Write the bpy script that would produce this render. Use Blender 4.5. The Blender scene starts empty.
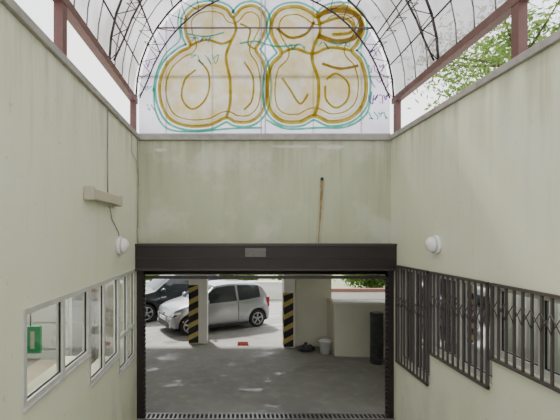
import bpy, bmesh, math, random
from mathutils import Vector, Matrix
random.seed(7)
S=bpy.context.scene
CZ=3.1; F=400.0
def P(px,py,Y): return Vector(((px-232)/F*Y, Y, CZ-(py-234)/F*Y))

# ---------------- materials ----------------
MC={}
def mat(name,col,rough=0.7,metal=0.0,noise=0.0,nscale=3.0,col2=None,bump=0.0,bscale=60,streak=False,emit=0,coat=0,grime=None,wet=False):
    if name in MC: return MC[name]
    m=bpy.data.materials.new(name); m.use_nodes=True
    nt=m.node_tree; b=nt.nodes['Principled BSDF']; N=nt.nodes.new; LK=nt.links.new
    b.inputs['Base Color'].default_value=(*col,1); b.inputs['Roughness'].default_value=rough
    b.inputs['Metallic'].default_value=metal
    if coat: b.inputs['Coat Weight'].default_value=coat
    if emit:
        b.inputs['Emission Color'].default_value=(*col,1); b.inputs['Emission Strength'].default_value=emit
    tc=N('ShaderNodeTexCoord'); out=None
    def nz(scale,sc=(1,1,1),det=8,lo=.42,hi=.72,loc=(0,0,0)):
        n=N('ShaderNodeTexNoise'); n.inputs['Scale'].default_value=scale; n.inputs['Detail'].default_value=det; n.inputs['Roughness'].default_value=0.62
        mp=N('ShaderNodeMapping'); mp.inputs['Scale'].default_value=sc; mp.inputs['Location'].default_value=loc
        LK(tc.outputs['Object'],mp.inputs[0]); LK(mp.outputs[0],n.inputs['Vector'])
        r=N('ShaderNodeMapRange'); r.inputs[1].default_value=lo; r.inputs[2].default_value=hi; LK(n.outputs['Fac'],r.inputs[0]); return r.outputs[0]
    def mul(a,v):
        q=N('ShaderNodeMath'); q.operation='MULTIPLY'; LK(a,q.inputs[0])
        if isinstance(v,float) or isinstance(v,int): q.inputs[1].default_value=v
        else: LK(v,q.inputs[1])
        return q.outputs[0]
    def mixc(f,a,c):
        mx=N('ShaderNodeMix'); mx.data_type='RGBA'; LK(f,mx.inputs[0])
        if isinstance(a,tuple): mx.inputs[6].default_value=(*a,1)
        else: LK(a,mx.inputs[6])
        mx.inputs[7].default_value=(*c,1); return mx.outputs[2]
    if noise>0:
        c2=col2 or tuple(c*0.6 for c in col)
        out=mixc(mul(nz(nscale,(1.6,1.6,.5) if streak else (1,1,1)),float(noise)),col,c2)
    if grime:
        sp=N('ShaderNodeSeparateXYZ'); LK(tc.outputs['Object'],sp.inputs[0])
        def zr(a,c):
            r=N('ShaderNodeMapRange'); r.inputs[1].default_value=a; r.inputs[2].default_value=c; LK(sp.outputs['Z'],r.inputs[0]); return r.outputs[0]
        out=mixc(mul(mul(nz(5,(1,1,.09),6,.40,.62),zr(3.9,4.75)),.7),out,grime)
        out=mixc(mul(mul(nz(9,(1,1,.05),4,.54,.68,(3,1,0)),zr(2.6,4.6)),.28),out,tuple(g*.7 for g in grime))
        out=mixc(mul(nz(1.1,(1,1,1),5,.50,.62,(7,3,1)),.35),out,(.73,.74,.66))
        out=mixc(mul(nz(14,(1,1,1),3,.67,.71,(2,5,1)),.4),out,grime)
        out=mixc(mul(mul(nz(3,(1,1,.4),6,.4,.65,(1,7,1)),zr(1.4,.0)),.6),out,grime)
    if wet:
        wm=nz(.8,(1,1.6,1),5,.55,.62,(2.3,1.2,0))
        out=mixc(mul(wm,.5),out,(.11,.11,.10))
        out=mixc(mul(nz(3.5,(1,1,1),9,.5,.7,(9,1,0)),.5),out,(.38,.37,.34))
        rr=N('ShaderNodeMapRange'); rr.inputs[3].default_value=rough; rr.inputs[4].default_value=.3; LK(wm,rr.inputs[0]); LK(rr.outputs[0],b.inputs['Roughness'])
        b.inputs['Specular IOR Level'].default_value=.3
    if out is not None: LK(out,b.inputs['Base Color'])
    if bump>0:
        n2=N('ShaderNodeTexNoise'); n2.inputs['Scale'].default_value=bscale; n2.inputs['Detail'].default_value=4
        LK(tc.outputs['Object'],n2.inputs['Vector'])
        bp=N('ShaderNodeBump'); bp.inputs['Strength'].default_value=bump; bp.inputs['Distance'].default_value=0.01
        LK(n2.outputs['Fac'],bp.inputs['Height']); LK(bp.outputs[0],b.inputs['Normal'])
    MC[name]=m; return m
def transl(name,col,clear=0.3,ribs=0,col2=None,nscale=1.5,refl=0.35,lo=.4,hi=.68):
    m=bpy.data.materials.new(name); m.use_nodes=True; nt=m.node_tree; nt.nodes.clear()
    o=nt.nodes.new('ShaderNodeOutputMaterial')
    d=nt.nodes.new('ShaderNodeBsdfDiffuse'); t=nt.nodes.new('ShaderNodeBsdfTranslucent'); tr=nt.nodes.new('ShaderNodeBsdfTransparent')
    a=nt.nodes.new('ShaderNodeMixShader'); a.inputs[0].default_value=1-refl
    c=nt.nodes.new('ShaderNodeMixShader'); c.inputs[0].default_value=clear
    tc=nt.nodes.new('ShaderNodeTexCoord'); n=nt.nodes.new('ShaderNodeTexNoise'); n.inputs['Scale'].default_value=nscale; n.inputs['Detail'].default_value=6
    nt.links.new(tc.outputs['Object'],n.inputs['Vector'])
    mx=nt.nodes.new('ShaderNodeMix'); mx.data_type='RGBA'
    mx.inputs[6].default_value=(*col,1); mx.inputs[7].default_value=(*(col2 or tuple(x*.8 for x in col)),1)
    r=nt.nodes.new('ShaderNodeValToRGB'); r.color_ramp.elements[0].position=lo; r.color_ramp.elements[1].position=hi
    nt.links.new(n.outputs['Fac'],r.inputs[0]); nt.links.new(r.outputs[0],mx.inputs[0])
    out=mx.outputs[2]
    if ribs:
        w=nt.nodes.new('ShaderNodeTexWave'); w.inputs['Scale'].default_value=ribs; w.bands_direction='X'
        nt.links.new(tc.outputs['Object'],w.inputs['Vector'])
        m2=nt.nodes.new('ShaderNodeMix'); m2.data_type='RGBA'; m2.blend_type='MULTIPLY'; m2.inputs[0].default_value=.12
        nt.links.new(out,m2.inputs[6]); nt.links.new(w.outputs['Color'],m2.inputs[7]); out=m2.outputs[2]
    nt.links.new(out,d.inputs[0]); nt.links.new(out,t.inputs[0])
    nt.links.new(d.outputs[0],a.inputs[1]); nt.links.new(t.outputs[0],a.inputs[2])
    nt.links.new(a.outputs[0],c.inputs[1]); nt.links.new(tr.outputs[0],c.inputs[2])
    nt.links.new(c.outputs[0],o.inputs[0]); return m
def thin_glass(name,tint=(.8,.85,.85),refl=.25):
    m=bpy.data.materials.new(name); m.use_nodes=True; nt=m.node_tree; nt.nodes.clear()
    o=nt.nodes.new('ShaderNodeOutputMaterial'); g=nt.nodes.new('ShaderNodeBsdfGlossy'); g.inputs['Roughness'].default_value=.04
    g.inputs[0].default_value=(.95,.97,1,1)
    tr=nt.nodes.new('ShaderNodeBsdfTransparent'); tr.inputs[0].default_value=(*tint,1)
    lw=nt.nodes.new('ShaderNodeLayerWeight'); lw.inputs[0].default_value=refl
    c=nt.nodes.new('ShaderNodeMixShader'); nt.links.new(lw.outputs['Fresnel'],c.inputs[0])
    nt.links.new(tr.outputs[0],c.inputs[1]); nt.links.new(g.outputs[0],c.inputs[2]); nt.links.new(c.outputs[0],o.inputs[0]); return m

M_wall=mat('wall_paint',(.72,.74,.56),.75,0,.5,1.1,(.64,.66,.49),.15,80,True,grime=(.38,.37,.26))
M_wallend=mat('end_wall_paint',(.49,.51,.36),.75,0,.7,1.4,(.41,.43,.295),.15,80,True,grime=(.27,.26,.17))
M_cap=mat('coping_concrete',(.36,.34,.31),.85,0,.7,6,(.2,.19,.17),.3,50)
M_conc=mat('garage_concrete',(.27,.265,.25),.8,0,.85,.8,(.19,.185,.175),.08,30,wet=True)
M_ramp=mat('ramp_concrete',(.33,.32,.30),.8,0,.8,2,(.2,.2,.19),.4,60)
M_white=mat('white_plaster',(.74,.73,.67),.8,0,.4,2,(.62,.61,.54),.1,60)
M_beige=mat('beige_plaster',(.64,.62,.51),.8,0,.4,2,(.55,.53,.43),.1,60)
M_brown=mat('shutter_brown',(.022,.016,.015),.5,.2,.6,3,(.035,.026,.023))
M_brown2=mat('shutter_bottom_rail',(.055,.042,.04),.45,.3)
M_steel=mat('galvanised_steel',(.3,.3,.3),.4,.8)
M_red=mat('oxide_red_steel',(.12,.05,.042),.6,.1,.7,5,(.08,.04,.03))
M_truss=mat('dark_truss_paint',(.05,.035,.038),.5,.2)
M_rib=mat('roof_rib_grey',(.20,.16,.16),.5,.2)
M_blk=mat('black_rubber',(.012,.012,.012),.7)
M_yel=mat('hazard_yellow',(.50,.38,.12),.7,0,.6,14,(.3,.24,.1))
M_frame=mat('aluminium_frame',(.62,.62,.59),.4,.3,.4,8)
M_grille=mat('grille_paint',(.085,.07,.065),.5,.2)
M_lampw=mat('opal_lamp_plastic',(.8,.8,.77),.3)
M_lampb=mat('lamp_body_grey',(.45,.41,.33),.5)
M_cable=mat('cable_grey',(.3,.3,.26),.6)
M_glass=thin_glass('window_glass',(.80,.84,.82),.62)
M_dglass=thin_glass('window_glass_dark',(.55,.58,.58),.5)

# ---------------- mesh builder ----------------
class MB:
    def __init__(s): s.bm=bmesh.new(); s.mats=[]
    def mi(s,m):
        if m not in s.mats: s.mats.append(m)
        return s.mats.index(m)
    def box(s,a,b,m,rot=0,piv=None):
        i=s.mi(m); x0,y0,z0=a; x1,y1,z1=b
        vs=[Vector(p) for p in [(x0,y0,z0),(x1,y0,z0),(x1,y1,z0),(x0,y1,z0),(x0,y0,z1),(x1,y0,z1),(x1,y1,z1),(x0,y1,z1)]]
        if rot:
            pv=Vector(piv or a); R=Matrix.Rotation(rot,3,'Z'); vs=[pv+R@(v-pv) for v in vs]
        vs=[s.bm.verts.new(v) for v in vs]
        for f in [(0,3,2,1),(4,5,6,7),(0,1,5,4),(1,2,6,5),(2,3,7,6),(3,0,4,7)]:
            s.bm.faces.new([vs[k] for k in f]).material_index=i
    def tube(s,p,q,r,m,n=8,r2=None,caps=True):
        p=Vector(p); q=Vector(q); d=q-p
        if d.length<1e-6: return
        i=s.mi(m); r2=r if r2 is None else r2
        u=d.normalized().orthogonal().normalized(); w=d.normalized().cross(u)
        A=[];B=[]
        for k in range(n):
            t=2*math.pi*k/n; o=u*math.cos(t)+w*math.sin(t)
            A.append(s.bm.verts.new(p+o*r)); B.append(s.bm.verts.new(q+o*r2))
        for k in range(n):
            f=s.bm.faces.new([A[k],A[(k+1)%n],B[(k+1)%n],B[k]]); f.material_index=i; f.smooth=True
        if caps:
            s.bm.faces.new(A[::-1]).material_index=i; s.bm.faces.new(B).material_index=i
    def path(s,pts,r,m,n=6):
        for a,b in zip(pts,pts[1:]): s.tube(a,b,r,m,n)
    def lathe(s,c,ax,prof,m,n=24):
        i=s.mi(m); ax=Vector(ax).normalized(); u=ax.orthogonal().normalized(); w=ax.cross(u); c=Vector(c); rings=[]
        for r,h in prof:
            rings.append([s.bm.verts.new(c+ax*h+(u*math.cos(2*math.pi*k/n)+w*math.sin(2*math.pi*k/n))*max(r,1e-4)) for k in range(n)])
        for A,B in zip(rings,rings[1:]):
            for k in range(n):
                f=s.bm.faces.new([A[k],A[(k+1)%n],B[(k+1)%n],B[k]]); f.material_index=i; f.smooth=True
    def poly(s,pts,m):
        f=s.bm.faces.new([s.bm.verts.new(Vector(p)) for p in pts]); f.material_index=s.mi(m); return f
    def done(s,name,parent=None,recalc=True,bevel=0):
        if recalc: bmesh.ops.recalc_face_normals(s.bm,faces=s.bm.faces)
        me=bpy.data.meshes.new(name); s.bm.to_mesh(me); s.bm.free()
        for m in s.mats: me.materials.append(m)
        o=bpy.data.objects.new(name,me); S.collection.objects.link(o)
        if bevel:
            b=o.modifiers.new('bevel','BEVEL'); b.width=bevel; b.segments=2; b.limit_method='ANGLE'
        if parent: o.parent=parent
        return o
def empty(name,loc=(0,0,0)):
    e=bpy.data.objects.new(name,None); S.collection.objects.link(e); e.location=loc; return e
def onebox(name,a,b_,m):
    b=MB(); b.box(a,b_,m); return b.done(name)

XL,XR,YE=-1.60,2.72,6.85; ZT=4.70
# ---------------- side walls ----------------
def wall_box_side(name,x0,x1,segs,ztop,zwin,y_near,y_far,m):
    b=MB()
    b.box((x0,y_near,zwin),(x1,y_far,ztop),m)
    cur=y_near
    for (ya,yb,z) in segs:
        if ya>cur+1e-4: b.box((x0,cur,-.3),(x1,ya,zwin),m)
        b.box((x0,ya,-.3),(x1,yb,z),m); cur=yb
    if cur<y_far: b.box((x0,cur,-.3),(x1,y_far,zwin),m)
    return b.done(name)
LW=[(3.05,4.46,1.74),(4.46,5.62,1.38),(5.62,6.52,1.10)]
RW=[(2.0,3.0,2.05),(3.0,4.18,1.83),(4.18,5.49,1.50),(5.49,6.57,1.04)]
wall_box_side('wall_left',XL-.25,XL,LW,ZT,2.52,-3,YE+.25,M_wall)
wall_box_side('wall_right',XR,XR+.25,RW,ZT,2.56,-3,YE+.25,M_wall)
b=MB(); b.box((XL-.3,-3,ZT),(XL+.04,YE-.06,ZT+.08),M_cap); b.done('trim_1',bevel=.008)
b=MB(); b.box((XR-.04,-3,ZT),(XR+.3,YE-.06,ZT+.08),M_cap); b.done('trim_2',bevel=.008)
b=MB(); b.box((XL-.3,YE-.06,ZT+.0),(XR+.3,YE+.3,ZT+.1),M_cap); b.done('trim_3',bevel=.008)
# end wall
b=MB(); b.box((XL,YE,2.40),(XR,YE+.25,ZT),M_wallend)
M_rust=mat('rust_stain',(.24,.16,.075),.8,0,1,7,(.36,.32,.19))
M_rust2=mat('rust_stain_faint',(.41,.40,.26),.8,0,1,5,(.46,.475,.33))
M_patch=mat('plaster_patch',(.60,.60,.53),.85,0,.8,6,(.46,.48,.35))
def ribbon(b,pts,w,m,Y,closed=False,taper=False):
    n=len(pts); L=[];R=[]
    for i,p in enumerate(pts):
        if closed: a=pts[(i-1)%n]; c=pts[(i+1)%n]
        else: a=pts[max(i-1,0)]; c=pts[min(i+1,n-1)]
        d=Vector((c[0]-a[0],c[1]-a[1])); 
        if d.length<1e-9: d=Vector((1,0))
        d.normalize(); nn=Vector((-d.y,d.x)); ww=w/2*(1 if not taper else max(.3,1-.8*i/(n-1)))
        L.append(b.bm.verts.new((p[0]+nn.x*ww,Y,p[1]+nn.y*ww))); R.append(b.bm.verts.new((p[0]-nn.x*ww,Y,p[1]-nn.y*ww)))
    mi=b.mi(m); rng=range(n if closed else n-1)
    for i in rng:
        j=(i+1)%n; b.bm.faces.new([L[i],L[j],R[j],R[i]]).material_index=mi
def px2(p,Y): v=P(p[0],p[1],Y); return (v.x,v.z)
rp=[px2(p,YE) for p in [(322,180),(321.8,190),(321,200),(320.8,208),(320.2,216),(319.6,224),(319,232),(318.6,243)]]
ribbon(b,rp,.11,M_rust2,YE-.002); ribbon(b,rp,.06,M_rust,YE-.004,taper=True)
for (cx,cz,rx,rz) in [(292,146.5,20,1.6),(332,147,13,2.2),(160,150,7,1.5)]:
    pts=[px2((cx+rx*math.cos(t*.39)*(1+.25*random.uniform(-1,1)),cz+rz*math.sin(t*.39)*(1+.3*random.uniform(-1,1))),YE) for t in range(16)]
    b.poly([(x,YE-.002,z) for x,z in pts],M_patch)
b.tube((P(322,179,YE).x,YE-.01,P(322,179,YE).z),(P(322,179,YE).x,YE,P(322,179,YE).z),.03,M_blk)
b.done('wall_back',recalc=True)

# ramp + garage floor
b=MB()
b.poly([(XL,6.62,0.0),(XR,6.62,0.0),(XR,-3,2.1),(XL,-3,2.1)],M_ramp)
b.done('floor_ramp',recalc=False)
onebox('ground_street',(-14,-16,1.9),(14,-3.0,2.1),M_ramp)
b=MB(); b.box((-14,6.62,-.2),(14,19.2,0),M_conc); 
M_line=mat('worn_line_paint',(.5,.5,.46),.7,0,.9,12,(.3,.3,.28))
for x0 in (-1.0,1.7,4.3):
    b.box((x0,12.3,0),(x0+.1,17,.004),M_line,rot=math.radians(-62),piv=(x0,13.8,0))
b.done('floor')
onebox('ground',(-60,19.2,-.6),(60,80,-.25),mat('outer_ground',(.22,.24,.15),.9,0,.8,.3,(.12,.15,.07)))
b=MB()
b.box((XL+.12,6.66,.0),(XR-.1,6.69,.02),M_steel); b.box((XL+.12,6.86,.0),(XR-.1,6.89,.02),M_steel)
x=XL+.14
while x<XR-.12:
    b.box((x,6.69,.002),(x+.03,6.86,.016),M_steel); x+=.075
b.box((XL+.12,6.69,.0005),(XR-.1,6.86,.003),M_blk)
b.done('drain_grate')
onebox('ceiling',(-14,7.1,2.95),(14,13.0,3.2),M_white)
onebox('wall_front_left',(-14,6.85,0),(XL-.25,7.1,2.95),M_white)
onebox('wall_front_right',(XR+.25,6.85,0),(14,7.1,2.95),M_white)

# ---------------- roller shutter ----------------
e=empty('roller_shutter')
b=MB(); b.box((XL+.0,6.6,2.50),(XR,6.85,2.94),M_brown)
b.box((XL,6.585,2.90),(XR,6.6,2.94),M_brown2); b.box((XL,6.585,2.49),(XR,6.6,2.53),M_brown2); b.box((XL,6.592,2.70),(XR,6.6,2.71),M_brown2)
b.done('housing',e,bevel=.006)
b=MB()
z=2.52
while z>2.40:
    b.tube((XL+.08,6.79,z),(XR-.08,6.79,z),.022,M_brown,10); z-=.04
b.box((XL+.08,6.765,2.34),(XR-.08,6.815,2.39),M_brown2)
b.done('slat_curtain',e)
b=MB()
for (x0,x1) in ((XL,XL+.12),(XR-.10,XR)):
    b.box((x0,6.72,0),(x1,6.75,2.5),M_brown); b.box((x0,6.82,0),(x1,6.849,2.5),M_brown)
    xx=x0 if x0<0 else x1-.03
    b.box((xx,6.75,0),(xx+.03,6.82,2.5),M_brown)
    z=.05
    while z<2.45:
        c=x1 if x0<0 else x0
        b.lathe((c,6.735,z),(0,1,0),[(0,-.02),(.028,-.018),(.028,.03),(0,.03)],M_brown,8); z+=.075
b.done('guide_rail',e)
b=MB(); p=P(245,248,6.58); q=P(266,257,6.58); b.box((p.x,6.580,q.z),(q.x,6.588,p.z),mat('label_grey',(.15,.145,.13),.6,0,.8,30)); b.done('label_plate',e)

# ---------------- left windows (aluminium) ----------------
def frame_win(name,x,y0,y1,z0,z1,mull,hbars,glass,fr,depth=.06,inward=-1):
    e=empty(name); b=MB(); w=.045; xa=x-.05; xb=x+.015
    if inward>0: xa,xb=x-.015,x+.05
    b.box((xa,y0,z0),(xb,y0+w,z1),fr); b.box((xa,y1-w,z0),(xb,y1,z1),fr)
    b.box((xa,y0+w,z1-w),(xb,y1-w,z1),fr); b.box((xa,y0+w,z0),(xb,y1-w,z0+w),fr)
    for m in mull: b.box((xa,m-w/2,z0+w),(xb,m+w/2,z1-w),fr)
    for h in hbars: b.box((xa+.004,y0+w,h-w/2),(xb-.004,y1-w,h+w/2),fr)
    b.box((min(xa,x-.02*inward),y0,z0-.02),(max(xb,x+.035*(-inward)),y1,z0),fr)
    xm=(xa+xb)/2; g=.008
    for (a,c) in zip([y0+w]+[m+w/2 for m in mull],[m-w/2 for m in mull]+[y1-w]):
        b.box((xm-.008,a,z0+w),(xm+.008,a+g,z1-w),M_blk); b.box((xm-.008,c-g,z0+w),(xm+.008,c,z1-w),M_blk)
        b.box((xm-.008,a+g,z0+w),(xm+.008,c-g,z0+w+g),M_blk); b.box((xm-.008,a+g,z1-w-g),(xm+.008,c-g,z1-w),M_blk)
    b.done('frame',e)
    b=MB(); b.poly([(xm,y0+w,z0+w),(xm,y1-w,z0+w),(xm,y1-w,z1-w),(xm,y0+w,z1-w)],glass); b.done('pane',e)
    return e
frame_win('window_1',XL,3.05,4.46,1.76,2.52,[3.78],[],M_glass,M_frame)
frame_win('window_2',XL,4.46,5.62,1.40,2.52,[4.98],[],M_glass,M_frame)
frame_win('window_3',XL,5.62,6.52,1.12,2.52,[6.07],[1.62],M_glass,M_frame)
M_off=mat('office_wall',(.66,.65,.58),.8,0,.3,2)
onebox('wall_office_back',(-3.6,2.4,.6),(-3.5,6.85,2.9),M_off); onebox('wall_office_near',(-3.5,2.4,.6),(XL-.25,2.5,2.9),M_off)
onebox('wall_office_far',(-3.5,6.75,.6),(XL-.25,6.85,2.9),M_off); onebox('ceiling_office',(-3.6,2.4,2.9),(XL-.25,6.85,3.0),M_off); onebox('floor_office',(-3.6,2.4,.5),(XL-.25,6.85,.6),M_off)
e=empty('exit_sign'); b=MB(); b.box((-2.20,4.15,1.86),(-1.99,4.19,2.14),mat('exit_green',(.02,.26,.11),.5,emit=.25))
b.box((-2.18,4.145,1.98),(-2.13,4.15,2.02),M_white); b.box((-2.15,4.145,1.92),(-2.13,4.15,2.09),M_white); b.box((-2.09,4.145,1.91),(-2.05,4.15,2.09),M_white)
b.tube((-2.1,4.17,2.14),(-2.1,4.17,2.9),.008,M_steel); b.done('sign_panel',e)
e=empty('office_desk'); b=MB(); M_wood=mat('desk_laminate',(.42,.37,.29),.5,0,.5,6)
b.box((-2.7,3.4,1.3),(-1.95,5.6,1.34),M_wood)
for x,y in ((-2.65,3.45),(-2.02,3.45),(-2.65,5.5),(-2.02,5.5)): b.box((x,y,.6),(x+.05,y+.05,1.3),M_wood)
b.done('desk_body',e)
e=empty('filing_cabinet'); b=MB(); M_cab=mat('cabinet_grey',(.34,.35,.34),.5,.1)
b.box((-3.4,5.75,.6),(-2.3,6.7,2.2),M_cab)
for z in (.7,1.08,1.46,1.84):
    b.box((-3.35,5.735,z),(-2.35,5.75,z+.34),mat('drawer_front',(.42,.43,.42),.45,.1)); b.box((-2.95,5.715,z+.22),(-2.75,5.735,z+.24),M_steel)
b.done('cabinet_body',e)

# ---------------- right windows + security grilles ----------------
for k,(ya,yb,z0) in enumerate(RW[1:]):
    frame_win('window_%d'%(4+k),XR+.06,ya,yb,z0+.02,2.56,[(ya+yb)/2],[],M_dglass,M_frame,inward=1)
frame_win('window_7',XR+.06,2.0,3.0,2.07,2.56,[2.5],[],M_dglass,M_frame,inward=1)
onebox('wall_store_back',(3.5,2.0,.4),(3.6,6.8,2.9),M_off); onebox('wall_store_far',(2.97,6.7,.4),(3.5,6.8,2.9),M_off); onebox('wall_store_near',(2.97,1.7,.4),(3.5,1.8,2.9),M_off)
onebox('ceiling_store',(2.97,1.7,2.9),(3.6,6.8,3.0),M_off); onebox('floor_store',(2.97,1.7,.3),(3.6,6.8,.4),M_off)
def grille(ya,yb,z0,z1):
    e=empty('security_grille'); b=MB(); x=XR-.03; m=M_grille
    for z in (z0,z1): b.box((x-.015,ya,z-.015),(x+.015,yb,z+.015),m)
    for y in (ya,yb-.026): b.box((x-.015,y,z0),(x+.015,y+.026,z1),m)
    n=max(4,int((yb-ya)/.105)); st=(yb-ya)/n
    for i in range(1,n):
        y=ya+i*st; b.box((x-.010,y-.010,z0),(x+.010,y+.010,z1),m)
    zr=z0+.58*(z1-z0); h=.16
    for i in range(n):
        y=ya+i*st
        b.tube((x-.012,y,zr),(x-.012,y+st,zr+h),.005,m,5); b.tube((x-.016,y,zr+h),(x-.016,y+st,zr),.005,m,5)
    for y in (ya+.08,yb-.08):
        for z in (z0,z1): b.tube((x,y,z),(XR-.001,y,z),.010,m,6)
    b.done('lattice',e)
grille(5.50,6.56,1.02,2.58); grille(4.2,5.44,1.48,2.58); grille(3.02,4.15,1.81,2.58); grille(2.0,2.97,2.05,2.58)

# ---------------- lamps, cables ----------------
def bulkhead(c,ax,r):
    e=empty('bulkhead_lamp'); b=MB(); 
    b.lathe(c,ax,[(0,0),(r,0),(r,.035),(r*.93,.05),(0,.05)],M_lampw,28)
    b.lathe(c,ax,[(r*.86,.045),(r*.85,.08),(r*.72,.115),(r*.45,.14),(0,.15)],M_lampw,28)
    b.lathe(c,ax,[(r*.9,.05),(r*.93,.062),(r*.86,.07)],mat('lamp_rim',(.5,.5,.47),.4,.3),28)
    b.done('opal_dome',e)
bulkhead((XL,5.62,2.94),(1,0,0),.125); bulkhead((XR,5.30,2.96),(-1,0,0),.125)
e=empty('fluorescent_batten'); b=MB()
b.box((XL,4.33,3.50),(XL+.06,5.40,3.61),M_lampb); b.box((XL+.06,4.36,3.48),(XL+.11,5.37,3.60),mat('diffuser_aged',(.50,.45,.35),.35)); 
b.box((XL,4.30,3.47),(XL+.115,4.36,3.62),M_lampb); b.box((XL,5.37,3.47),(XL+.115,5.43,3.62),M_lampb)
b.done('batten_body',e,bevel=.012)
b=MB()
b.path([(XL+.01,5.12,4.69),(XL+.012,5.11,4.2),(XL+.01,5.12,3.63)],.009,M_cable); b.path([(XL+.01,5.2,3.46),(XL+.01,5.3,3.3),(XL+.01,5.62,3.12),(XL+.01,5.62,3.07)],.007,M_cable)
b.path([(XL+.02,6.72,4.69),(XL+.025,6.73,3.9),(XL+.02,6.70,3.2),(XL+.03,6.66,2.95)],.012,M_cable)
b.path([(XL+.02,6.3,4.69),(XL+.02,6.3,4.4),(XL+.02,6.6,4.3),(XL+.02,6.7,4.1)],.006,M_cable)
b.done('electric_cable')

# ---------------- canopy ----------------
XC=(XL+XR)/2; ZS=5.42; RO=2.20
def RIf(t): return RO-.06-.30*max(0,math.sin(t))**.5
ef=empty('canopy_truss_frame')
ys=[YE-.02,5.35,3.87,2.4,.9,-.6,-2.1]
def arc(r,t,y): return Vector((XC+r*math.cos(t),y,ZS+r*math.sin(t)))
for k,y in enumerate(ys):
    b=MB(); n=22
    ts=[math.pi*i/n for i in range(n+1)]
    b.path([arc(RO,t,y) for t in ts],.018,M_truss,6)
    b.path([arc(RIf(t),t,y) for t in ts],.014,M_truss,6)
    for i in range(n):
        tm=(ts[i]+ts[i+1])/2
        b.tube(arc(RO,ts[i],y),arc(RIf(tm),tm,y),.007,M_truss,5); b.tube(arc(RIf(tm),tm,y),arc(RO,ts[i+1],y),.007,M_truss,5)
    b.done('arch_truss',ef)
b=MB()
for i,t in enumerate([math.pi*j/12 for j in range(13)]):
    b.tube(arc(RO+.03,t,-2.1),arc(RO+.03,t,YE),.013,M_truss,6)
for a,c in zip(ys,ys[1:]):
    for q in (1,2,3):
        y=a+(c-a)*q/4
        b.path([arc(RO+.04,math.pi*i/24,y) for i in range(25)],.009,M_rib,5)
for t in (math.pi*.13,math.pi*.87):
    for a,c in zip(ys,ys[1:]):
        n=4; RI=RIf(t)
        for i in range(n):
            y0=a+(c-a)*i/n; y1=a+(c-a)*(i+1)/n; ym=(y0+y1)/2
            b.tube(arc(RI,t,y0),arc(RO,t,ym),.006,M_truss,5); b.tube(arc(RO,t,ym),arc(RI,t,y1),.006,M_truss,5)
        b.tube(arc(RI,t,a),arc(RI,t,c),.011,M_truss,6)
b.done('purlins',ef)
b=MB()
for x in (XL-.06,XR+.06):
    b.box((x-.05,-2.1,ZS-.10),(x+.05,YE,ZS),M_red)
    for y in (YE-.12,3.87,.9,-2.0):
        b.box((x-.045,y-.05,ZT+.08),(x+.045,y+.05,ZS-.10),M_red)
b.done('eaves_beam_and_posts',ef)
M_poly=transl('polycarbonate_roof',(.42,.40,.42),.22,0,(.17,.155,.14),1.3,refl=.25,lo=.42,hi=.66)
b=MB(); n=48; mi=b.mi(M_poly)
yy=[-2.2,-.6,.9,2.4,3.87,5.35,YE+.05]
V=[[b.bm.verts.new(arc(RO+.055,math.pi*i/n,y)) for i in range(n+1)] for y in yy]
for r in range(len(yy)-1):
    for i in range(n):
        f=b.bm.faces.new([V[r][i],V[r][i+1],V[r+1][i+1],V[r+1][i]]); f.smooth=True; f.material_index=mi
b.done('canopy_roof_sheet')
# end panel
M_panel=transl('polycarbonate_end_panel',(.52,.50,.60),.08,14,(.36,.34,.43),1.3,refl=.3)
ep=empty('graffiti_panel')
b=MB(); YP=YE+.04
b.poly([(XL,YP,ZT+.1),(XR,YP,ZT+.1),(XR,YP,ZS)]+[(arc(RO-.04,math.pi*i/40,YP).x,YP,arc(RO-.04,math.pi*i/40,YP).z) for i in range(0,41)]+[(XL,YP,ZS)],M_panel)
b.done('sheet',ep)
b=MB(); M_bar=mat('panel_bar',(.12,.08,.09),.5)
z=P(0,29,YP).z; h=math.sqrt((RO)**2-(z-ZS)**2); b.box((XC-h,YP-.045,z-.012),(XC+h,YP-.03,z+.012),M_bar)
M_bb=mat('panel_bar_back',(.3,.28,.3),.5)
z=P(0,76,YP).z; h=math.sqrt((RO)**2-(z-ZS)**2); b.box((XC-h,YP+.01,z-.012),(XC+h,YP+.03,z+.012),M_bb)
for px in (261,265):
    x=P(px,0,YP).x; b.box((x-.008,YP-.04,ZT+.1),(x+.008,YP-.03,ZS+RO-.05),mat('panel_bar_grey',(.3,.29,.32),.5))
for px in (212,313,166,361):
    x=P(px,0,YP).x; top=ZS+math.sqrt(RO*RO-(x-XC)**2)-.03; b.box((x-.006,YP+.01,ZT+.1),(x+.006,YP+.02,top),M_bb)
b.box((XL,YP-.03,ZT+.1),(XR,YP+.02,ZT+.13),mat('panel_sill',(.5,.49,.5),.5))
b.done('glazing_bars',ep)
def gm(n,c,c2=None,clear=0.05,ns=6,lo=.4,hi=.68): return transl(n,c,clear,0,c2 or tuple(x*.75 for x in c),ns,refl=.4,lo=lo,hi=hi)
G_fill=gm('spray_pale_yellow',(.62,.52,.15),(.70,.66,.46),.18,3,.40,.60); G_gold=gm('spray_gold',(.36,.27,.01),(.52,.42,.05)); G_teal=gm('spray_teal',(.05,.40,.27),(.18,.52,.40))
G_pur=gm('spray_purple',(.30,.13,.46)); G_or=gm('spray_ochre',(.26,.16,.01),(.38,.26,.03)); G_blue=gm('spray_blue',(.15,.3,.6))
G_white=gm('spray_white',(.85,.85,.85))
b=MB(); lay=[YP-.004]
def nxt(): lay[0]-=.0006; return lay[0]
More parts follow.
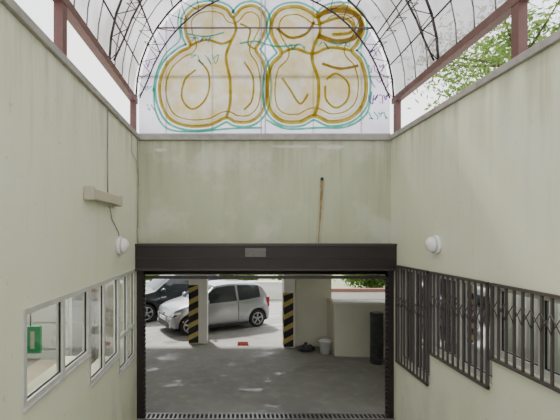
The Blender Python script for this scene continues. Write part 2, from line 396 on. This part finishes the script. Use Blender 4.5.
def smooth(pts,closed=True,sub=8):
    out=[];n=len(pts)
    rng=n if closed else n-1
    for i in range(rng):
        g=lambda k: Vector(pts[k%n]) if closed else Vector(pts[min(max(k,0),n-1)])
        p0,p1,p2,p3=g(i-1),g(i),g(i+1),g(i+2)
        for j in range(sub):
            t=j/sub; out.append(tuple(.5*((2*p1)+(-p0+p2)*t+(2*p0-5*p1+4*p2-p3)*t*t+(-p0+3*p1-3*p2+p3)*t**3)))
    if not closed: out.append(pts[-1])
    return out
K=YP/F
def W(p): return px2(p,YP)
def offset(sm,d):
    n=len(sm); o=[]
    for i in range(n):
        a=Vector(sm[i-2]); c=Vector(sm[(i+2)%n]); t=(c-a).normalized(); o.append((sm[i][0]+t.y*d,sm[i][1]-t.x*d))
    return o
def letter(pts,gold,teal=2.4,off=4.2):
    sm=smooth(pts)
    ribbon(b,[W(p) for p in offset(sm,off)],teal*K,G_teal,nxt(),True)
    y=nxt(); b.poly([(W(p)[0],y,W(p)[1]) for p in sm],G_fill)
    ribbon(b,[W(p) for p in sm],gold*K,G_gold,nxt(),True)
    ribbon(b,[W(p) for p in offset(sm,-gold*.9)],.9*K,G_white,nxt(),True)
    ribbon(b,[W(p) for p in offset(sm,-gold*1.9)],1.3*K,G_gold,nxt(),True)
def stroke(pts,w,m,sm=True): ribbon(b,[W(p) for p in (smooth(pts,False) if sm else pts)],w*K,m,nxt())
Lf=[(196,8),(212,5),(226,9),(233,17),(242,8),(254,6),(264,14),(266,28),(260,42),(256,50),(263,62),(267,84),(264,108),(252,121),(236,122),(226,118),(210,125),(188,126),(170,119),(161,102),(160,82),(167,64),(180,52),(190,46),(186,34),(186,18)]
Rt=[(282,9),(298,7),(310,12),(318,17),(328,9),(346,7),(359,15),(363,30),(357,44),(352,51),(361,62),(366,82),(363,104),(350,118),(330,122),(314,116),(300,122),(282,121),(270,110),(267,88),(271,66),(281,54),(276,44),(271,32),(273,18)]
letter(Lf,3.4); letter(Rt,4.2)
stroke([(233,17),(236,30),(230,44),(226,58),(230,80),(230,104),(226,118)],3.0,G_gold)
stroke([(190,46),(206,40),(222,44),(232,40)],2.6,G_gold)
stroke([(198,60),(208,72),(209,90),(202,104),(191,109),(182,98),(185,80),(196,70)],2.0,G_gold)
stroke([(244,62),(253,78),(252,100),(244,110)],2.0,G_gold); stroke([(240,24),(250,30),(248,44),(256,50)],2.0,G_gold)
stroke([(318,17),(320,32),(314,46),(312,60),(318,80),(318,102),(314,116)],3.4,G_gold)
stroke([(276,28),(290,38),(306,34),(314,22)],2.8,G_or)
stroke([(316,16),(334,11),(354,14),(361,26),(354,38),(336,42),(318,36)],5,G_or)
stroke([(320,24),(340,18),(352,24),(350,33),(332,35)],3.2,G_gold)
stroke([(281,54),(294,49),(312,54),(330,48),(352,51)],3.0,G_gold)
stroke([(282,78),(290,90),(300,104),(308,94)],2.2,G_gold)
stroke([(326,80),(336,74),(348,84),(347,100),(336,108),(326,100),(325,86)],2.2,G_gold)
stroke([(322,64),(340,69),(358,66)],2.8,G_or)
stroke([(154,88),(156,112),(168,129),(196,132),(228,129),(262,128)],2.0,G_teal)
stroke([(266,120),(286,129),(318,128),(346,127),(366,114),(371,92)],2.2,G_teal)
stroke([(180,10),(178,24),(180,40),(166,54),(157,72),(153,92)],1.6,G_teal)
stroke([(186,34),(206,37),(224,33)],1.6,G_teal); stroke([(240,44),(256,42),(276,47),(300,45)],1.8,G_teal)
def tag(x,y,w,h,m,n,sw=1.1):
    for i in range(n):
        cx=x+w*i/n; cw=w/n*.8
        pts=[(cx+random.uniform(0,cw),y+random.uniform(-h/2,h/2)) for _ in range(4)]
        pts[0]=(cx,y-h/2); pts[2]=(cx+cw,y+h/2*random.choice((-1,1)))
        stroke(pts,sw,m,random.random()<.5)
tag(190,42,22,9,G_blue,3,.9); tag(190,60,30,9,G_teal,4,.9); tag(316,46,34,7,G_teal,5,1); tag(284,48,22,7,G_teal,3,1)
tag(368,70,16,9,G_pur,3,1.1); tag(370,84,18,8,G_pur,3,1.1); tag(368,100,20,9,G_pur,4,1.3); tag(368,116,20,7,G_teal,4,1.2); tag(368,54,14,7,G_pur,3,.9)
tag(371,22,9,9,G_pur,2,.9); tag(146,66,10,8,G_pur,2,.8); tag(145,90,8,6,G_blue,2,.8); tag(147,108,9,6,G_teal,2,.8)
b.done('spray_paint',ep,recalc=False)

# ---------------- garage columns etc ----------------
def column(name,x0,x1,y0,d,ztop,sz,sw):
    e=empty(name); b=MB(); b.box((x0,y0,0),(x1,y0+d,ztop),M_white); b.done('shaft',e,bevel=.01)
    b=MB(); 
    b.box((x0-.006,y0-.006,0.02),(x0+sw,y0,sz),M_yel); b.box((x0-.006,y0,0.02),(x0,y0+sw,sz),M_yel)
    z=-.1; s=.19
    while z<sz:
        def cl(v): return min(max(v,.02),sz)
        b.poly([(x0-.006,y0-.008,cl(z)),(x0+sw,y0-.008,cl(z+.14)),(x0+sw,y0-.008,cl(z+.14+s)),(x0-.006,y0-.008,cl(z+s))],M_blk)
        b.poly([(x0-.008,y0-.006,cl(z)),(x0-.008,y0+sw,cl(z+.14)),(x0-.008,y0+sw,cl(z+.14+s)),(x0-.008,y0-.006,cl(z+s))],M_blk)
        z+=1.75*s
    b.done('hazard_stripes',e)
    return e
column('concrete_column',-1.22,-.70,11.3,.45,2.95,1.66,.27)
column('concrete_column',1.42,1.72,10.9,.45,2.95,1.50,.25)
onebox('wall_pier',(1.73,11.05,0),(2.75,11.25,2.95),M_beige)
b=MB(); b.box((2.60,10.15,0),(9,10.35,1.33),M_beige,rot=math.radians(-6),piv=(2.6,10.15,0)); b.box((2.56,10.12,1.33),(9,10.38,1.38),M_white,rot=math.radians(-6),piv=(2.6,10.15,0)); b.done('wall_parapet')
onebox('wall_parapet_return',(2.62,10.38,0),(2.75,11.05,1.33),M_beige)
M_cop=mat('brown_coping',(.2,.1,.07),.7)
b=MB(); b.box((-14,19,0),(3,19.2,.75),M_white); b.box((-14,18.96,.75),(3,19.24,.85),M_white); b.box((3,19,0),(14,19.2,.35),M_white); b.box((3,18.96,.35),(14,19.24,.50),M_cop); b.done('wall_boundary')
onebox('light_block_left',(-14,7.1,0),(-13.8,19,2.95),M_white); onebox('light_block_right',(9.2,7.1,0),(9.4,11.5,2.95),M_white)  # unseen full-height slabs added to block side daylight and dim the garage
onebox('light_block_inner',(-6.2,7.1,0),(-6.0,12.0,2.95),M_white)  # unseen as well, added to keep side daylight off the floor
e=empty('rolled_rubber_mat'); b=MB()
prof=[(0,0),(.15,0)]
z=.02
while z<1.2:
    prof+=[(.155,z),(.155,z+.05),(.14,z+.06),(.14,z+.07)]; z+=.08
prof+=[(.15,1.2),(.13,1.21),(0,1.2)]
b.lathe((3.48,9.62,0),(0,0,1),prof,mat('mat_rubber',(.03,.032,.035),.7,0,.6,8,(.07,.07,.07)),24); 
sp=[]
for i in range(60):
    t=i*.45; r=.01+.135*i/60; sp.append((3.48+r*math.cos(t),9.62+r*math.sin(t),1.215))
b.path(sp,.004,M_steel,4); b.done('roll',e)
e=empty('plastic_bucket'); b=MB()
b.lathe((2.42,10.42,0),(0,0,1),[(0,0),(.12,0),(.155,.31),(.165,.31),(.165,.33),(.15,.33),(.12,.02),(0,.02)],mat('bucket_plastic',(.85,.85,.82),.4),20)
b.path([(2.42+.16*math.cos(t*math.pi/10),10.42,.31+.12*math.sin(t*math.pi/10)) for t in range(11)],.005,M_steel); b.done('pail',e)
e=empty('rubbish_bag'); b=MB(); 
bmesh.ops.create_icosphere(b.bm,subdivisions=4,radius=1,matrix=Matrix.Identity(4)); b.mi(mat('bag_plastic',(.04,.04,.043),.45))
from mathutils import noise as NZ
for v in b.bm.verts:
    d=v.co.normalized(); k=1+.25*NZ.noise(d*2.2)+.1*NZ.noise(d*7)
    v.co=Vector((1.97+.22*d.x*k,10.6+.14*d.y*k,max(0.0,.07+.10*d.z*k)))
for f in b.bm.faces: f.smooth=True
b.tube((1.97,10.6,.14),(1.95,10.6,.22),.025,M_blk,8,.05); b.done('bag',e)
# small red wheel stop on the floor near the silver car
e=empty('wheel_chock'); b=MB(); c=P(243,345,11.15); M_rd=mat('chock_red',(.35,.04,.03),.5)
x=c.x; y=11.15
v=[(x-.16,y-.06,0),(x+.16,y-.06,0),(x+.16,y+.08,0),(x-.16,y+.08,0),(x-.14,y+.02,.09),(x+.14,y+.02,.09),(x+.14,y+.06,.09),(x-.14,y+.06,.09)]
for q in [(0,1,5,4),(1,2,6,5),(2,3,7,6),(3,0,4,7),(4,5,6,7),(3,2,1,0)]: b.poly([v[k] for k in q],M_rd)
for k in (-.1,0,.1): b.box((x+k-.01,y-.045,.03),(x+k+.01,y-.02,.05),M_blk)
b.done('chock_body',e)

# ---------------- cars ----------------
def car(loc,th,col,sc,metal=.55):
    e=empty('car',loc); e.rotation_euler=(0,0,th); e.scale=(sc,sc,sc)
    idx=len([o for o in bpy.data.objects if o.name.startswith('car')])
    paint=mat('car_paint_%d'%idx,col,.28,metal,coat=.5)
    gl=mat('car_glass',(.02,.025,.03),.06); dk=mat('car_trim_black',(.015,.015,.016),.5)
    St=[(0.00,.52,.30,.46,.52,.40),(.04,.66,.20,.58,.66,.46),(.12,.75,.17,.68,.77,.52),(.35,.80,.17,.78,.87,.58),(.62,.82,.17,.86,.94,.62),(.86,.82,.17,.90,.985,.66),
        (.92,.82,.17,.905,1.02,.64),(1.15,.82,.17,.915,1.20,.60),(1.42,.82,.17,.92,1.38,.58),(1.52,.82,.17,.925,1.425,.57),(1.58,.82,.17,.925,1.44,.57),(2.0,.82,.17,.93,1.475,.57),(2.22,.82,.17,.94,1.475,.57),(2.30,.82,.17,.94,1.474,.57),
        (2.7,.82,.17,.96,1.46,.565),(2.95,.82,.17,.99,1.445,.56),(3.12,.81,.17,1.0,1.42,.555),(3.24,.80,.18,1.0,1.36,.55),(3.40,.78,.20,.97,1.10,.55),(3.48,.75,.22,.90,.96,.54),(3.54,.68,.26,.70,.76,.50)]
    b=MB(); ip,ig,idk=b.mi(paint),b.mi(gl),b.mi(dk); rings=[]
    for (x,hw,zb,bl,zt,rh) in St:
        g=(x>.9 and x<3.45)
        if g: k=min(1,(zt-bl)/.5); side=(hw-.04-(hw-.04-rh-.05)*k, zt-.05*max(k,.3)-.005)
        else: side=(hw-.07,zt-.025)
        half=[(0,zb),(hw-.08,zb),(hw-.015,zb+.08),(hw,zb+.22 if zb+.22<bl else bl-.1),(hw-.005,(bl+zb+.25)/2),(hw-.03,bl),side,(min(rh,side[0]-.03),zt),(rh*.5,zt+.015),(0,zt+.02)]
        ring=half+[(-y,z) for y,z in half[-2:0:-1]]
        rings.append([b.bm.verts.new((x,-y,z)) for y,z in ring])
    n=len(rings[0])
    for s,(A,B) in enumerate(zip(rings,rings[1:])):
        x0=St[s][0]; x1=St[s+1][0]
        for k in range(n):
            f=b.bm.faces.new([A[k],A[(k+1)%n],B[(k+1)%n],B[k]]); f.smooth=True
            kk=k if k<9 else n-1-k
            mi=ip
            if kk==5 and .9<x0 and x1<3.2 and not (2.2<x0<2.29): mi=ig
            if kk in (7,8) and .85<x0<1.5: mi=ig
            if kk in (7,8) and 3.1<x0<3.39: mi=ig
            if kk in (0,1): mi=idk
            f.material_index=mi
    b.bm.faces.new(rings[0]).material_index=ip; b.bm.faces.new(rings[-1][::-1]).material_index=ip
    bmesh.ops.recalc_face_normals(b.bm,faces=b.bm.faces)
    for ed in b.bm.edges:
        if len(ed.link_faces)==2 and ed.calc_face_angle(0)>math.radians(32): ed.smooth=False
    body=b.done('body',None,recalc=False)
    cb=MB()
    for wx in (.58,3.0):
        for sy in (-1,1): cb.lathe((wx,sy*.62,.30),(0,sy,0),[(0,0),(.345,0),(.345,.35),(0,.35)],dk,28)
    cut=cb.done('cut_tmp')
    md=body.modifiers.new('arch','BOOLEAN'); md.object=cut; md.operation='DIFFERENCE'; md.solver='EXACT'
    bpy.context.view_layer.update(); dg=bpy.context.evaluated_depsgraph_get()
    me=bpy.data.meshes.new_from_object(body.evaluated_get(dg)); body.modifiers.clear(); body.data=me; body.parent=e
    bpy.data.objects.remove(cut)
    b=MB(); tire=mat('tyre',(.015,.015,.015),.8); rim=mat('alloy_rim',(.40,.41,.42),.35,.6)
    for wx in (.58,3.0):
        for sy in (-1,1):
            c=(wx,sy*.64,.295); ax=(0,sy,0)
            b.lathe(c,ax,[(0,0),(.25,0),(.285,.02),(.295,.06),(.295,.12),(.28,.16),(.21,.172),(.20,.14)],tire,28)
            b.lathe(c,ax,[(.20,.165),(.195,.15),(.17,.10),(0,.10)],dk,28)
            b.lathe(c,ax,[(.205,.16),(.205,.172),(.185,.172),(.18,.14)],rim,28)
            b.lathe(c,ax,[(.05,.10),(.05,.165),(.03,.175),(0,.175)],rim,16)
            for q in range(5):
                t=2*math.pi*q/5+.3
                for dt in (-.12,.12):
                    b.tube((c[0]+.04*math.cos(t),c[1]+sy*.155,c[2]+.04*math.sin(t)),(c[0]+.19*math.cos(t+dt),c[1]+sy*.16,c[2]+.19*math.sin(t+dt)),.016,rim,6)
    b.done('wheels',e)
    b=MB(); hl=mat('headlight_lens',(.75,.78,.8),.1,.3); rd=mat('tail_lens',(.35,.02,.02),.2)
    for sy in (-1,1):
        A=[(.045,sy*.46,.52),(.06,sy*.64,.53),(.22,sy*.79,.60),(.33,sy*.802,.74),(.14,sy*.72,.70),(.075,sy*.55,.66)]
        A=[Vector(a)+Vector((-.03,sy*.015,0)) for a in A]; b.poly(A,hl)
        b.poly([a+Vector((-.004,sy*.004,-.0)) for a in [A[0].lerp(A[5],.3),A[1].lerp(A[4],.25),A[2].lerp(A[3],.3),A[4].lerp(A[2],.4),A[5].lerp(A[1],.4)]],dk)
        b.lathe((.03,sy*.58,.30),(-1,0,0),[(0,0),(.05,0),(.05,.02),(0,.03)],hl,14)
        b.box((3.37,sy*.74-.03,.66),(3.49,sy*.74+.04,.98),rd)
        b.tube((1.12,sy*.80,.95),(1.10,sy*.90,.98),.02,dk,8); 
        b.lathe((1.06,sy*.95,1.0),(1,0,0),[(0,-.06),(.06,-.04),(.085,.02),(.08,.07),(0,.07)],paint,14)
        for x,z1 in ((1.02,.93),(2.26,.95)): b.box((x,sy*.823-.004,.28),(x+.012,sy*.823+.004,z1-.05),dk)
        b.box((1.02,sy*.822-.004,.27),(2.27,sy*.822+.004,.282),dk)
        b.box((2.02,sy*.83-.012,.80),(2.20,sy*.83+.012,.825),paint)
        b.box((.95,sy*.80-.02,.17),(2.62,sy*.80+.02,.25),dk)
        b.tube((.36,sy*.80,.44),(.36,sy*.83,.44),.02,mat('indicator',(.8,.3,.03),.3),8)
    b.box((-.015,-.44,.30),(.03,.44,.40),dk); b.box((-.03,-.26,.43),(.01,.26,.53),mat('licence_plate',(.8,.8,.78),.5)); 
    b.box((-.01,-.42,.56),(.04,.42,.585),dk)
    b.lathe((.035,0,.62),(-1,0,0),[(0,0),(.05,0),(.05,.03),(0,.035)],rim,18)
    b.box((3.50,-.26,.62),(3.56,.26,.73),MC['licence_plate'])
    b.tube((.88,-.5,1.01),(1.0,-.05,1.09),.008,dk,5); b.tube((.88,.1,1.01),(1.0,.5,1.08),.008,dk,5)
    b.tube((2.9,0,1.46),(3.05,0,1.62),.006,dk,5)
    b.done('trim_and_lights',e)
    return e
car((-2.17,12.61,0),math.radians(28),(.27,.28,.30),1.0,.5)
car((-3.95,14.45,0),math.radians(28),(.02,.024,.03),1.1,.3)

# ---------------- trees ----------------
M_bark=mat('bark',(.12,.085,.06),.9,0,.6,10)
M_leaf=transl('tree_leaves',(.20,.29,.08),0.0,0,(.09,.16,.04),1.2,refl=.6)
def treemesh(seed,R,H,N,lo=.07,hi=.16):
    random.seed(seed); b=MB()
    pts=[Vector((0,0,0))]
    for i in range(1,7): pts.append(Vector((random.uniform(-.1,.1)*i*.5,random.uniform(-.1,.1)*i*.5,H*.85*i/6)))
    for i in range(6): b.tube(pts[i],pts[i+1],.16*(1-i/7),M_bark,8,.16*(1-(i+1)/7),False)
    cl=[]
    for i in range(34):
        s=pts[random.randint(2,6)]; d=Vector((random.gauss(0,1),random.gauss(0,1),random.uniform(-.1,1.1))).normalized()
        c=s+d*random.uniform(.3,1)*R; c.z=max(c.z,H*.3); b.tube(s,c,.045,M_bark,5,.012,False); cl.append(c)
    mi=b.mi(M_leaf)
    for i in range(N):
        c=random.choice(cl); o=Vector((random.gauss(0,1),random.gauss(0,1),random.gauss(0,.8)))*R*.21; p=c+o
        a=Vector((random.gauss(0,1),random.gauss(0,1),random.gauss(0,1))).normalized(); u=a.orthogonal().normalized(); s=random.uniform(lo,hi)
        vs=[b.bm.verts.new(p+a*s),b.bm.verts.new(p+u*s*.5),b.bm.verts.new(p-a*s),b.bm.verts.new(p-u*s*.5)]
        b.bm.faces.new(vs).material_index=mi
    return b
t0=treemesh(3,2.4,7.5,10000,.06,.13).done('tree',recalc=False); t0.location=(10.6,15.4,-.0); t0.scale=(1.4,1.4,1.5)
def inst(name,loc,rz,s):
    o=bpy.data.objects.new(name,t0.data); S.collection.objects.link(o); o.location=loc; o.rotation_euler=(0,0,rz); o.scale=(s,s,s)
inst('tree',(11.2,8.4,0),1.3,1.4); inst('tree',(18,16.5,0),2.2,1.7); inst('tree',(18.5,27,-.25),2.9,1.9)
inst('tree',(-14,27,-.25),.4,1.0)
bt=treemesh(11,1.3,1.9,5000).done('shrub',recalc=False); bt.location=(-4,22.4,-.25)
for i,x in enumerate((-8,0,4,8,12)):
    o=bpy.data.objects.new('shrub',bt.data); S.collection.objects.link(o); o.location=(x,22.4+.5*(i%2),-.25); o.rotation_euler=(0,0,i*1.1)

# ---------------- light ----------------
w=bpy.data.worlds.new('sky'); S.world=w; w.use_nodes=True; nt=w.node_tree; bg=nt.nodes['Background']
tc=nt.nodes.new('ShaderNodeTexCoord'); n=nt.nodes.new('ShaderNodeTexNoise'); n.inputs['Scale'].default_value=2.2; n.inputs['Detail'].default_value=6
nt.links.new(tc.outputs['Generated'],n.inputs['Vector']); r=nt.nodes.new('ShaderNodeValToRGB')
r.color_ramp.elements[0].position=.38; r.color_ramp.elements[0].color=(.86,.92,1,1); r.color_ramp.elements[1].position=.6; r.color_ramp.elements[1].color=(1,.99,.97,1)
nt.links.new(n.outputs['Fac'],r.inputs[0]); nt.links.new(r.outputs[0],bg.inputs['Color']); bg.inputs['Strength'].default_value=2.9
l=bpy.data.lights.new('sun','SUN'); l.energy=9; l.angle=math.radians(5); l.color=(1,.96,.88); o=bpy.data.objects.new('sun',l); S.collection.objects.link(o)
o.rotation_euler=Vector((.30,-.70,-1.0)).to_track_quat('-Z','Y').to_euler()
l=bpy.data.lights.new('office_fill','AREA'); l.size=1; l.energy=55; l.color=(1,.96,.88); o=bpy.data.objects.new('office_fill',l); S.collection.objects.link(o); o.location=(-2.6,4.6,2.85)  # added fill lamp brightening the room behind the left panes, no fixture there
l=bpy.data.lights.new('store_fill','AREA'); l.shape='RECTANGLE'; l.size=.3; l.size_y=3; l.energy=16; o=bpy.data.objects.new('store_fill',l); S.collection.objects.link(o); o.location=(3.25,4.6,2.85)  # added fill lamp to lighten what shows behind the grilles, no fitting modelled

# ---------------- camera ----------------
c=bpy.data.cameras.new('camera'); c.sensor_width=36; c.lens=F/560*36; c.shift_x=48/560; c.shift_y=24/560; c.clip_end=300
o=bpy.data.objects.new('camera',c); S.collection.objects.link(o); o.location=(0,0,CZ); o.rotation_euler=(math.pi/2,0,0); S.camera=o
